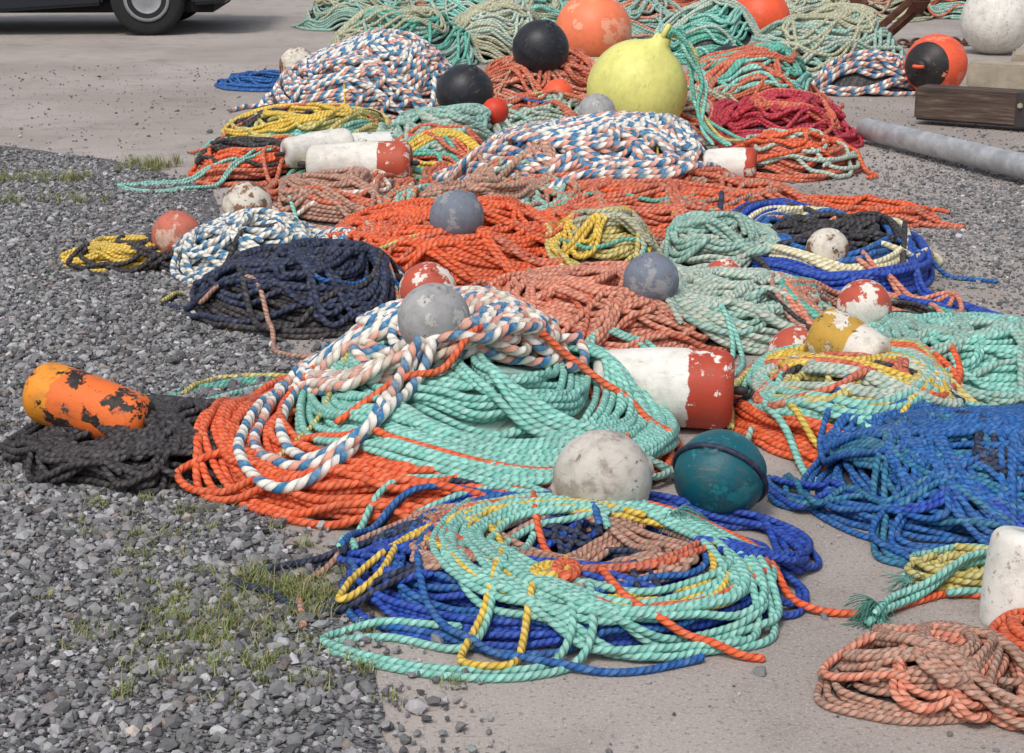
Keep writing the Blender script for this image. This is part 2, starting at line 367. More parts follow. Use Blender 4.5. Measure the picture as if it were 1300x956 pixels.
pile('rope_pile', .80, 5.75, .32, .40, .08, -.2, [('coil', 'pale', .0112, 24, 1.06, .2), ('wild', 'aquad', .0112, 6, .95, .2), ('hank', 'pale', .0112, 4, .6, .5)], stray=2)
pile('rope_pile', 1.2, 5.65, .3, .34, .04, .1, [('ring', 'brown', .010, 8, 1.06, .7), ('wild', 'salmon', .010, 6, 1.1, .3), ('mess', 'green', .010, 2, 9, 1.), ('hank', 'black', .009, 2, .5, .5)], stray=2)
pile('rope_pile', 1.42, 5.1, .44, .36, .09, .1, [('coil', 'aqua', .0102, 28, 1.06, .2), ('wild', 'aquad', .0102, 5, 1., .2), ('hank', 'aqua', .0102, 8, .5, .6), ('hank', 'aquad', .0102, 3, .5, .5)], stray=2, ends=4)
pile('rope_pile', .94, 4.68, .3, .4, .10, -.1, [('coil', 'orange', .0106, 12, 1.06, .82), ('coil', 'aqua', .0106, 12, .98, .6), ('ring', 'yolive', .0106, 6, .8, .6), ('hank', 'yolive', .0106, 3, .7, .4), ('hank', 'pale', .0106, 3, .7, .4), ('hank', 'oranged', .0106, 2, .7, .5), ('hank', 'yellow', .0098, 2, .6, .5), ('ring', 'aqua', .0106, 4, .9, .7)], stray=2)
pile('rope_pile', 1.22, 4.05, .43, .36, .15, .1, [('coil', 'blue', .0085, 40, 1.06, .2), ('coil', 'tealb', .0085, 12, .95, .3), ('hank', 'tealb', .0085, 6, .6, .6), ('hank', 'navy', .0085, 2, .6, .5), ('hank', 'blue', .0085, 9, .6, .6)], stray=3, ends=5)
pile('rope_pile', -.95, 4.38, .31, .25, .06, .0, [('coil', 'black', .0095, 18, 1.08, .2), ('hank', 'black', .0095, 9, .7, .6), ('mess', 'black', .0095, 2, 9, 1.15)], stray=3)

# central heap : orange underneath, aqua, then the thick blue/white/pink rope
H = pile('rope_pile', -.2, 4.42, .56, .6, .11, 0, [('coil', 'orange', .0105, 31, 1.05, .74), ('wild', 'orange', .0105, 3, 1.0, .8)], keep=True, core='oranged', stray=0, ends=1)
H.dome(-.12, 4.5, .46, .46, .22, 0, 0, 'aquad')
H.dome(-.20, 4.66, .36, .32, .245, 0, 0, 'aquad')
H.loops(-.06, 4.42, .50, .5, 0, 30, .0104, 'aqua', .04, .035, 1.0, .72, .015, phn=.12)
H.loops(-.1, 4.47, .5, .48, 0, 16, .0104, 'aqua', .07, .05, .85, .4, .025, phn=.15)
H.loops(.12, 4.4, .26, .3, .3, 6, .0104, 'aqua', .08, .08, 1.0, .8, .03)
H.loops(-.25, 4.66, .42, .34, 0, 7, .0145, 'bws', .12, .10, 1., .4, .04)
for _ in range(16):
    H.loops(-.25+rng.uniform(-.25, .32), 4.64+rng.uniform(-.20, .16), .22*rng.uniform(.6, 1.2), .12*rng.uniform(.5, 1.3), rng.uniform(-.8, .8), rng.uniform(1.4, 3.2), .0145, ['bws', 'bws', 'ws', 'bw'][_ % 4], .10, .12, drift=.025)
for k in range(3): H.lay(catmull(np.array([(-.3, 4.95), (-.5, 4.85), (-.66, 4.6), (-.7, 4.2), (-.62, 3.98), (-.5, 3.93), (-.38, 4.05), (-.3, 4.25), (-.15, 4.45), (0, 4.6)])+rng.normal(0, .012, (10, 2))+(k*.05, k*.05)), .0145, ['bw', 'bws', 'bw'][k])
H.lay(catmull([(.3, 4.25), (.2, 4.05), (-.1, 3.95), (-.4, 4.1), (-.6, 4.3), (-.55, 4.6), (-.3, 4.8)]), .0104, 'orange')
H.lay(catmull([(.42, 4.3), (.3, 4.45), (.1, 4.52), (-.05, 4.42), (-.2, 4.28), (-.45, 4.18)]), .0104, 'orange')
H.lay(catmull([(-.1, 4.95), (-.35, 4.8), (-.45, 4.55), (-.5, 4.3), (-.6, 4.1)]), .007, 'yolive')
H.lay(catmull([(-1.05, 4.85), (-.9, 4.98), (-.72, 5.05), (-.6, 4.95), (-.45, 5.2), (-.3, 5.15), (-.2, 4.9)]), .009, 'green')
H.lay(catmull([(-.98, 4.75), (-.8, 4.95), (-.6, 5.1), (-.4, 5.25), (-.38, 5.35), (-.3, 5.2), (-.1, 5.0)]), .009, 'aqua')
H.lay(catmull([(-1.0, 4.95), (-.7, 5.1), (-.5, 5.25), (-.3, 5.3), (-.1, 5.1)]), .009, 'green')
H.lay(catmull([(-.6, 4.1), (-.72, 4.15), (-.84, 4.12), (-.78, 4.05), (-.6, 3.98)]), .0104, 'orange')
H.finish()

# foreground heap
H = pile('rope_pile', .12, 3.52, .45, .35, .06, -.1, [('coil', 'royal', .0082, 22, 1.06, .5), ('ring', 'brown', .0082, 6, .7, .4), ('wild', 'blue', .0082, 6, 1.05, .5), ('hank', 'royal', .0082, 4, .6, .6), ('hank', 'navy', .0082, 2, .6, .5, -.15, .05), ('hank', 'brown', .0082, 2, .5, .3)], keep=True, hole=.35, stray=0)
H.loops(.2, 3.48, .36, .3, -.25, 7, .0088, 'aqua', .08, .06, 1.05, .88, .025)
H.loops(.16, 3.48, .37, .28, -.3, 3.5, .0082, 'yellow', .09, .08, .95, .7, .025)
H.loops(.15, 3.5, .4, .28, -.2, 2.5, .0082, 'oranged', .12, .08, .9, .6, .03)
H.loops(.2, 3.44, .34, .27, -.35, 10, .0088, 'aqua', .11, .07, 1.06, .68, .035)
for k in range(4):
    H.lay(catmull(np.array([(-.38, 3.56), (-.34, 3.74), (-.2, 3.86), (.02, 3.86), (.15, 3.76), (.2, 3.6)])+rng.normal(0, .02, (6, 2))), .0088, ['aqua', 'navy', 'aqua', 'blue'][k])
H.lay(catmull([(.05, 3.85), (.06, 3.6), (.15, 3.42), (.25, 3.22), (.42, 3.14), (.5, 3.12)]), .0088, 'orange')
H.lay(catmull([(.2, 3.75), (.35, 3.72), (.5, 3.6), (.56, 3.46), (.61, 3.36), (.74, 3.34), (.86, 3.40), (.95, 3.44), (1.1, 3.40)]), .0088, 'orange')
H.lay(catmull([(.16, 3.3), (.15, 3.12), (.02, 3.04), (-.15, 3.05), (-.33, 3.13), (-.36, 3.19), (-.25, 3.22), (-.08, 3.16), (-.02, 3.35), (.05, 3.6)]), .0088, 'aqua')
H.lay(catmull([(.1, 3.3), (.12, 3.16), (.05, 3.08), (-.1, 3.07), (-.3, 3.12), (-.38, 3.2), (-.3, 3.26), (-.1, 3.22)]), .0088, 'aqua')
H.lay(catmull([(-.36, 3.38), (-.3, 3.48), (-.12, 3.62), (-.02, 3.5), (-.05, 3.25), (-.1, 3.1), (.0, 3.08), (.05, 3.3), (.12, 3.5)]), .0084, 'yellow')
H.lay(catmull([(-.34, 3.42), (-.36, 3.34), (-.28, 3.4), (-.2, 3.6), (.1, 3.7), (.3, 3.62)]), .0084, 'yellow')
H.lay(catmull([(-.12, 3.72), (-.2, 3.5), (-.16, 3.25), (-.02, 3.12), (.2, 3.06), (.38, 3.12)]), .0084, 'blue')
H.lay(catmull([(-.1, 3.8), (-.17, 3.5), (-.1, 3.3), (.1, 3.2), (.3, 3.2)]), .0088, 'aqua')
H.loops(.08, 3.32, .035, .022, .5, 4, .0084, 'yellow', .1, .05, 1, .8, .006)
H.loops(.11, 3.33, .035, .024, 1.2, 3, .0088, 'orange', .1, .05, 1, .8, .006)
zk = float(hq(.36, 3.64)); H.tuft(.36, 3.64, zk, 'aqua', 60, .06, -.5)
for k in range(6):
    H.lay(catmull(np.array([(.62, 4.12), (.72, 3.95), (.82, 3.98), (.92, 3.8), (1.02, 3.82), (1.2, 3.66)])+rng.normal(0, .04, (6, 2))), .0082, ['blue', 'royal', 'tealb'][k % 3])
for k in range(6):
    H.lay(catmull(np.array([(.3, 3.95), (.45, 3.86), (.6, 3.82), (.66, 3.66), (.6, 3.5), (.45, 3.45)])+rng.normal(0, .025, (6, 2))), .0086, 'royal')
H.finish()
pile('rope_pile', .80, 3.0, .19, .12, .05, .1, [('coil', 'brown', .0080, 13, 1.08, .3), ('hank', 'salmon', .0080, 2, .8, .4), ('hank', 'brown', .0080, 3, .7, .5)], ends=1)
pile('rope_pile', 1.02, 3.12, .07, .12, .07, .0, [('coil', 'orange', .0095, 7, 1.08, .3)], stray=1, ends=0)
H = pile('rope_pile', .98, 3.52, .1, .07, .03, .0, [('coil', 'yolive', .0085, 5, 1.08, .3), ('mess', 'aqua', .0085, 2, 7, 1.4)], keep=True, ends=0)
for k in range(3): H.lay(catmull(np.array([(.74, 3.30), (.8, 3.38), (.92, 3.46), (1.05, 3.52), (1.15, 3.48)])+rng.normal(0, .015, (5, 2))), .0085, 'aqua')
H.tuft(.76, 3.33, .035, 'green', 90, .06, 3.9); H.tuft(.85, 3.42, .04, 'aqua', 40, .05, 2.2)
H.finish()

# loose lengths trailing between heaps
def loose(pts, r, key, n=1, j=.02):
    H = Heap('loose_rope')
    for _ in range(n): H.lay(catmull(np.array(pts)+rng.normal(0, j if n > 1 else 0, (len(pts), 2))), r, key)
    H.finish()
loose([(-1.2, 8.7), (-1.5, 8.38), (-1.75, 8.3), (-1.95, 8.42), (-1.75, 8.5), (-1.4, 8.6)], .009, 'aqua', 2)
loose([(1.55, 6.6), (1.5, 6.2), (1.62, 5.95), (1.75, 5.8), (1.68, 5.68), (1.5, 5.72), (1.35, 5.8)], .011, 'royal', 2)
loose([(1.3, 6.3), (1.45, 6.05), (1.6, 6.1), (1.5, 5.9), (1.3, 5.85)], .010, 'salmon', 2, .03)
loose([(1.2, 7.3), (1.5, 7.5), (1.8, 7.6), (1.95, 7.45), (1.7, 7.4), (1.4, 7.3)], .011, 'oranged', 2, .04)
loose([(.6, 8.7), (.62, 8.3), (.66, 7.9), (.68, 7.4), (.66, 7.0)], .006, 'yellow')
loose([(-.3, 8.9), (-.22, 8.7), (-.25, 8.4), (-.3, 8.2)], .006, 'yellow')
loose([(-1.0, 11.3), (-.98, 11.0), (-1.02, 10.7), (-1.0, 10.4)], .006, 'yellow')
loose([(.2, 5.2), (.3, 5.35), (.5, 5.3), (.62, 5.1), (.75, 5.3), (.7, 5.5)], .009, 'aqua', 2, .03)
loose([(1.2, 4.5), (1.4, 4.6), (1.6, 4.5), (1.7, 4.7)], .010, 'aqua', 3, .05)
loose([(.1, 4.0), (.2, 4.12), (.32, 4.1), (.4, 4.2), (.55, 4.3), (.6, 4.45)], .0095, 'aquad', 3, .03)
H = Heap('loose_rope')
keys = ['aqua', 'aquad', 'pale', 'oranged', 'salmon', 'brown', 'yolive', 'blue', 'green', 'gorange', 'black']
for _ in range(40):
    y = 4.3+rng.random()*9; hw = .95 if y > 5.2 else .7; x = np.interp(y, [4, 5, 6.5, 8, 10, 13], [.5, .4, .15, .2, .3, .5])+rng.uniform(-1, 1)*hw
    q = rng.random()*2*PI; P = [(x, y)]
    for k in range(int(rng.integers(4, 8))):
        q += rng.normal(0, .8); P.append((P[-1][0]+.2*math.cos(q), P[-1][1]+.2*math.sin(q)))
    H.lay(catmull(P), .0092, keys[int(rng.integers(len(keys)))])
H.finish()

# ================================================================== BUOYS
def buoy_mat(name, base, chip=None, chipamt=.5, chipscale=9, band=None, bandz=0., bandsign=1, wear=.3, rough=.5, speck=None, ragged=.03):
    t = NT(name); o = t.obj()
    col = rgba(base)
    big = t.noise(o, 5, 4, .6)
    c = t.mix(t.step(big, .3, .75), col, (*[x*.78 for x in lin(base)], 1))
    if band is not None:
        sp = t.n('ShaderNodeSeparateXYZ'); t.l(o, sp.inputs[0])
        zz = t.math('ADD', sp.outputs[2], t.math('MULTIPLY', t.math('SUBTRACT', t.noise(o, 14, 5, .6), .5), ragged))
        mk = t.step(zz, bandz-.002, bandz+.002)
        if bandsign < 0: mk = t.math('SUBTRACT', 1., mk)
        c = t.mix(mk, c, rgba(band))
    if chip is not None:
        cn = t.noise(o, chipscale, 8, .68)
        mk = t.step(cn, chipamt-.012, chipamt+.012)
        c = t.mix(mk, c, rgba(chip))
    if speck is not None:
        mk = t.step(t.noise(o, 38, 6, .75), .60, .63)
        c = t.mix(mk, c, rgba(speck))
    g = t.noise(o, 22, 6, .7)
    c = t.mix(t.math('MULTIPLY', t.step(g, .42, .72), wear), c, rgba((96, 86, 74)))
    mp = t.n('ShaderNodeMapping'); mp.inputs['Scale'].default_value = (6, 60, 14); mp.inputs['Rotation'].default_value = (.4, .3, .8); t.l(o, mp.inputs[0])
    c = t.mix(t.math('MULTIPLY', t.step(t.noise(mp.outputs[0], 1.5, 4, .7), .58, .68), .35), c, rgba((120, 110, 98)))
    t.l(c, t.b.inputs['Base Color']); t.b.inputs['Roughness'].default_value = rough
    t.b.inputs['Specular IOR Level'].default_value = .35
    t.bump(t.noise(o, 70, 5, .7), .003, .6)
    return t.m

def lathe(name, prof, mats, seg=48, wob=.0):
    verts, faces = [], []
    ph = rng.random(3)*6
    for (r, z) in prof:
        for k in range(seg):
            th = 2*PI*k/seg
            q = 1+wob*(math.sin(2*th+ph[0])+.6*math.sin(3*th+ph[1]+z*20))
            verts.append((r*q*math.cos(th), r*q*math.sin(th), z))
    n = len(prof)
    for i in range(n-1):
        for k in range(seg):
            k2 = (k+1) % seg
            faces.append((i*seg+k, i*seg+k2, (i+1)*seg+k2, (i+1)*seg+k))
    faces.append(tuple(range(seg))[::-1]); faces.append(tuple((n-1)*seg+k for k in range(seg)))
    me = bpy.data.meshes.new(name); me.from_pydata(verts, [], faces)
    for m in mats: me.materials.append(m)
    for p in me.polygons: p.use_smooth = True
    o = bpy.data.objects.new(name, me); scene.collection.objects.link(o); return o

def torus(name, R, r, mat, seg=32, k=10):
    verts, faces = [], []
    for i in range(seg):
        a = 2*PI*i/seg
        for j in range(k):
            b = 2*PI*j/k; verts.append(((R+r*math.cos(b))*math.cos(a), (R+r*math.cos(b))*math.sin(a), r*math.sin(b)))
    for i in range(seg):
        for j in range(k):
            faces.append((i*k+j, ((i+1) % seg)*k+j, ((i+1) % seg)*k+(j+1) % k, i*k+(j+1) % k))
    me = bpy.data.meshes.new(name); me.from_pydata(verts, [], faces); me.materials.append(mat)
    for p in me.polygons: p.use_smooth = True
    o = bpy.data.objects.new(name, me); scene.collection.objects.link(o); return o

def settle(x, y, z, r):
    """keep the float resting on the ropes: neither buried nor hovering"""
    g = np.linspace(-.5, .5, 5)*r
    GX, GY = np.meshgrid(x+g, y+g)
    h = float(np.median(hq(GX, GY)))
    return min(max(z, h+.25*r), h+r*.95)
def put(o, x, y, z, axis):
    o.rotation_mode = 'QUATERNION'
    o.rotation_quaternion = Vector(axis).normalized().to_track_quat('Z', 'Y')
    o.location = (x, y, z)

def trawl_float(x, y, r, mat, axis=(.3, -.6, .8), z=.1, name='round_float'):
    prof = []
    rl = .16*r
    for i in range(33):
        a = -PI/2+PI*i/32
        rr, zz = r*math.cos(a), r*math.sin(a)
        if abs(zz) < r*.03: rr *= 1.018
        if rr < rl: continue
        prof.append((rr, zz))
    z1 = prof[-1][1]; z0 = prof[0][1]
    prof = [(rl*.45, z0+r*.25), (rl*.45, z0-r*.05), (rl, z0-r*.06)]+prof+[(rl, z1+r*.06), (rl*.45, z1+r*.05), (rl*.45, z1-r*.25)]
    o = lathe(name, prof, [mat], wob=.006)
    put(o, x, y, settle(x, y, z, r), axis); return o

def cyl_buoy(x, y, r, L, mat, axis, z=.1, name='cylindrical_buoy', round_end=.35, stick=True):
    e = r*round_end; prof = []
    rl = .14*r
    prof += [(rl, -L/2+r*.3), (rl, -L/2)]
    for i in range(9):
        a = PI/2*i/8; prof.append((r*.86-e+e*math.sin(a), -L/2+e-e*math.cos(a)))
    for i in range(1, 12):
        q = i/12; prof.append((r*(.86+.14*math.sin(PI*min(1, q*1.3)/2)), -L/2+e+(L-2*e)*q))
    for i in range(9):
        a = PI/2*(1-i/8); prof.append((r-e+e*math.sin(a), L/2-e+e*math.cos(a)))
    prof += [(rl, L/2), (rl, L/2-r*.3)]
    o = lathe(name, prof, [mat], wob=.014)
    put(o, x, y, settle(x, y, z, r), axis)
    if stick:
        s = lathe('rope_stub', [(rl*.8, -L/2-.05), (rl*.95, -L/2-.03), (rl*.8, -L/2), (rl*.7, L/2), (rl*.95, L/2+.025), (rl*.5, L/2+.04)], [M['black']], 12)
        s.parent = o
    return o

def inflatable(x, y, r, mat, axis, z=.1, eye=None, name='inflatable_buoy'):
    prof = []
    for i in range(30):
        a = -PI/2+.05+(PI*.86)*i/29
        prof.append((r*math.cos(a), r*math.sin(a)))
    prof += [(r*.24, r*1.0), (r*.19, r*1.06), (r*.18, r*1.15), (r*.15, r*1.19)]
    o = lathe(name, prof, [mat], wob=.006)
    t = torus('lifting_eye', r*.14, r*.055, eye or mat); t.rotation_euler = (PI/2, 0, 0); t.location = (0, 0, r*1.26); t.parent = o
    put(o, x, y, settle(x, y, z, r), axis); return o

B = {}
B['grey'] = buoy_mat('float_grey', (162, 162, 162), (188, 186, 180), .56, 16, wear=.3, rough=.75, speck=(112, 108, 104))
B['greyb'] = buoy_mat('float_grey_blue', (118, 126, 140), (146, 148, 152), .55, 14, wear=.3, rough=.75, speck=(96, 98, 104))
B['greyw'] = buoy_mat('float_pale_grey', (200, 194, 184), (168, 158, 146), .58, 10, wear=.45, rough=.6, speck=(130, 116, 102))
B['teal'] = buoy_mat('float_teal', (14, 92, 104), (28, 112, 120), .58, 8, wear=.25, rough=.45, speck=(60, 130, 134))
B['black'] = buoy_mat('buoy_black', (36, 38, 46), None, wear=.2, rough=.4)
B['yellow'] = buoy_mat('buoy_yellow', (228, 224, 130), (220, 212, 146), .62, 5, wear=.15, rough=.45)
B['orangeblk'] = buoy_mat('buoy_orange_black', (250, 134, 92), (244, 166, 132), .56, 5, band=(40, 38, 40), bandz=-.09, bandsign=-1, wear=.12, rough=.45)
B['orangeblk2'] = buoy_mat('buoy_orange_black_eye', (246, 100, 64), (240, 130, 100), .6, 6, band=(40, 38, 40), bandz=.14, bandsign=1, wear=.15, rough=.45, ragged=.0)
B['orange'] = buoy_mat('buoy_orange', (246, 96, 56), (238, 134, 96), .6, 6, wear=.15, rough=.45)
B['white'] = buoy_mat('buoy_white', (228, 225, 216), None, wear=.25, rough=.5, speck=(170, 150, 130))
B['whitered'] = buoy_mat('buoy_white_red_end', (233, 229, 220), (226, 222, 210), .57, 13, band=(178, 66, 46), bandz=.07, bandsign=1, wear=.22, rough=.55, ragged=.05)
B['whitered2'] = buoy_mat('buoy_white_red_band', (230, 226, 216), (222, 214, 200), .57, 13, band=(182, 80, 58), bandz=.10, bandsign=1, wear=.25, rough=.55)
B['redchip'] = buoy_mat('buoy_red_chipped', (190, 84, 64), (224, 217, 206), .50, 8, wear=.3, rough=.6)
B['fadedred'] = buoy_mat('buoy_faded_red', (200, 112, 92), (208, 170, 150), .56, 7, wear=.4, rough=.65, speck=(120, 98, 86))
B['whiterust'] = buoy_mat('buoy_white_specked', (216, 208, 194), (130, 90, 66), .52, 9, wear=.5, rough=.65, speck=(60, 52, 46))
B['orangeblkchip'] = buoy_mat('buoy_yellow_orange_chipped', (236, 150, 44), (28, 26, 26), .54, 12, band=(228, 112, 48), bandz=.08, bandsign=-1, wear=.4, rough=.6, speck=(214, 96, 40), ragged=.12)
B['mustard'] = buoy_mat('buoy_mustard', (190, 150, 60), (222, 214, 200), .55, 12, band=(216, 210, 198), bandz=-.02, bandsign=-1, wear=.45, rough=.65, speck=(60, 56, 52))
B['bluewhite'] = buoy_mat('buoy_white_blue_mark', (222, 222, 216), (30, 40, 70), .60, 14, wear=.2, rough=.55)
B['red'] = buoy_mat('buoy_red', (214, 62, 40), None, wear=.2, rough=.5)

trawl_float(-.206, 4.43, .096, B['grey'], (.2, -.3, .9), z=.345)
trawl_float(-.21, 6.50, .105, B['greyb'], (.6, .2, .8), z=.15)
trawl_float(.456, 5.54, .092, B['greyb'], (-.4, -.3, .9), z=.18)
trawl_float(-.265, 5.34, .092, B['redchip'], (.2, -.5, .8), z=.22)
trawl_float(.21, 3.80, .116, B['greyw'], (.95, .1, .25), z=.14)
g = trawl_float(.50, 3.93, .110, B['teal'], (-.25, -.5, .8), z=.12)
t = torus('rope_strap', .1125, .008, M['navy'], 48); t.parent = g; t.rotation_euler = (PI/2, .3, 0)
cyl_buoy(.42, 4.62, .110, .39, B['whitered'], (1, -.12, -.02), z=.12)
trawl_float(-1.04, 6.72, .098, B['whiterust'], (-.3, -.5, .8), z=.23)
trawl_float(-1.32, 6.70, .098, B['fadedred'], (-.2, -.2, .95), z=.11)
cyl_buoy(-.73, 8.25, .108, .5, B['whitered2'], (1, -.08, .02), z=.15)
cyl_buoy(-.98, 8.7, .09, .36, B['white'], (.9, .5, .05), z=.15)
cyl_buoy(-.78, 9.1, .07, .44, B['bluewhite'], (1, .1, .02), z=.2)
inflatable(.71, 9.9, .285, B['yellow'], (.42, -.1, .9), z=.30)
inflatable(.61, 13.2, .29, B['orangeblk'], (.05, -.35, 1), z=.36)
trawl_float(.19, 11.66, .19, B['black'], (.3, -.3, .9), z=.36)
trawl_float(-.27, 10.0, .165, B['black'], (.3, -.3, .9), z=.27)
inflatable(2.18, 15.5, .26, B['orange'], (.3, .1, .9), z=.42)
trawl_float(1.53, 12.4, .16, B['black'], (.3, -.3, .9), z=.42)
inflatable(4.1, 14.9, .30, B['white'], (.2, .3, .9), z=.29)
inflatable(2.93, 12.1, .215, B['orangeblk2'], (-.6, -.75, .05), z=.21, eye=B['orange'])
trawl_float(-1.52, 12.4, .13, B['whiterust'], (.3, -.3, .9), z=.2)
cyl_buoy(-1.30, 12.2, .10, .3, B['whitered'], (.9, -.3, .2), z=.26)
trawl_float(-.09, 9.3, .073, B['red'], (.3, -.3, .9), z=.26)
trawl_float(.28, 10.6, .095, B['orange'], (.3, -.3, .9), z=.28)
trawl_float(.4, 8.2, .09, B['grey'], (.3, -.3, .9), z=.27)
trawl_float(.865, 5.08, .088, B['redchip'], (.3, -.3, .9), z=.14)
trawl_float(1.15, 5.5, .09, B['redchip'], (-.3, -.3, .9), z=.13)
cyl_buoy(.98, 4.86, .085, .22, B['mustard'], (-.7, .6, .25), z=.14)
cyl_buoy(-1.11, 4.36, .084, .36, B['orangeblkchip'], (-.93, .36, .17), z=.12, round_end=.6)
cyl_buoy(1.06, 3.32, .085, .22, B['white'], (.2, .2, 1), z=.12)
cyl_buoy(1.0, 7.9, .08, .24, B['whitered'], (1, -.2, 0), z=.24)
trawl_float(1.18, 6.35, .08, B['whiterust'], (.3, -.3, .9), z=.10)
trawl_float(.77, 6.15, .075, B['redchip'], (.3, -.3, .9), z=.12)
trawl_float(.60, 6.15, .055, B['fadedred'], (.3, -.3, .9), z=.12)
# line made fast to the yellow buoy's eye, hanging down beside it
H = Heap('buoy_line')
for k in range(5):
    P = np.array([(.86, 9.86, .60), (.93, 9.82, .62), (1.0, 9.78, .52), (1.04, 9.74, .36), (1.05, 9.68, .22), (1.0+.05*k, 9.5, .12), (1.12+.04*k, 9.3, .07)])
    P += rng.normal(0, .018, P.shape); H.tube(catmull(P), .011, ['aqua', 'green', 'aqua', 'yolive', 'green'][k])
H.finish()

# ================================================================== GROUND
gm = NT('pavement_material'); t = gm; o = t.obj()
n1 = t.noise(o, .6, 5, .6); n2 = t.noise(o, 5, 5, .6); n3 = t.noise(o, 160, 3, .7)
c = t.mix(t.step(n1, .35, .65), rgba((148, 138, 131)), rgba((168, 159, 153)))
c = t.mix(t.math('MULTIPLY', t.step(n2, .45, .75), .4), c, rgba((120, 110, 103)))
c = t.mix(t.math('MULTIPLY', t.step(n3, .5, .66), .5), c, rgba((198, 191, 184)))
c = t.mix(t.math('MULTIPLY', t.step(t.noise(o, 90, 3, .6), .55, .68), .6), c, rgba((92, 86, 83)))
c = t.mix(t.math('MULTIPLY', t.step(t.noise(o, 1.7, 6, .7, .6), .56, .66), .3), c, rgba((102, 94, 88)))
t.l(c, t.b.inputs['Base Color']); t.b.inputs['Roughness'].default_value = .9
t.bump(t.math('ADD', t.noise(o, 120, 3, .7), t.math('MULTIPLY', n2, 2.)), .004, .6)
me = bpy.data.meshes.new('ground'); me.from_pydata([(-150, -60, 0), (150, -60, 0), (150, 240, 0), (-150, 240, 0)], [], [(0, 1, 2, 3)])
me.materials.append(gm.m); go = bpy.data.objects.new('ground', me); scene.collection.objects.link(go)

BY = [1.0, 2.6, 3.05, 3.5, 4.0, 4.5, 5.9, 7.0, 8.4, 8.9, 9.3, 9.9, 10.4]
BX = [-.1, -.2, -.26, -.38, -.62, -.5, -.85, -1.25, -1.55, -1.9, -2.3, -3.2, -5.]
def bx(y): return np.interp(y, BY, BX)
bed = NT('gravel_bed_material'); t = bed; o = t.obj()
v = t.vor(o, 95, 'F1', 0); vc = t.vor(o, 95, 'F1', 1)
c = t.mix(.8, rgba((114, 111, 112)), t.ramp(t.noise(vc, 3., 0), [(.3, rgba((86, 86, 91))), (.7, rgba((154, 151, 151)))]))
t.l(c, t.b.inputs['Base Color']); t.b.inputs['Roughness'].default_value = .9
t.bump(t.math('SUBTRACT', 1., v), .02, 1.)
stone = NT('gravel_stone_material'); t = stone; at = t.n('ShaderNodeAttribute'); at.attribute_name = 'col'
o = t.obj()
c = t.mix(t.step(t.noise(o, 150, 3, .7), .4, .7), at.outputs[0], (.62, .6, .58, 1), 'OVERLAY')
t.l(c, t.b.inputs['Base Color']); t.b.inputs['Roughness'].default_value = .85

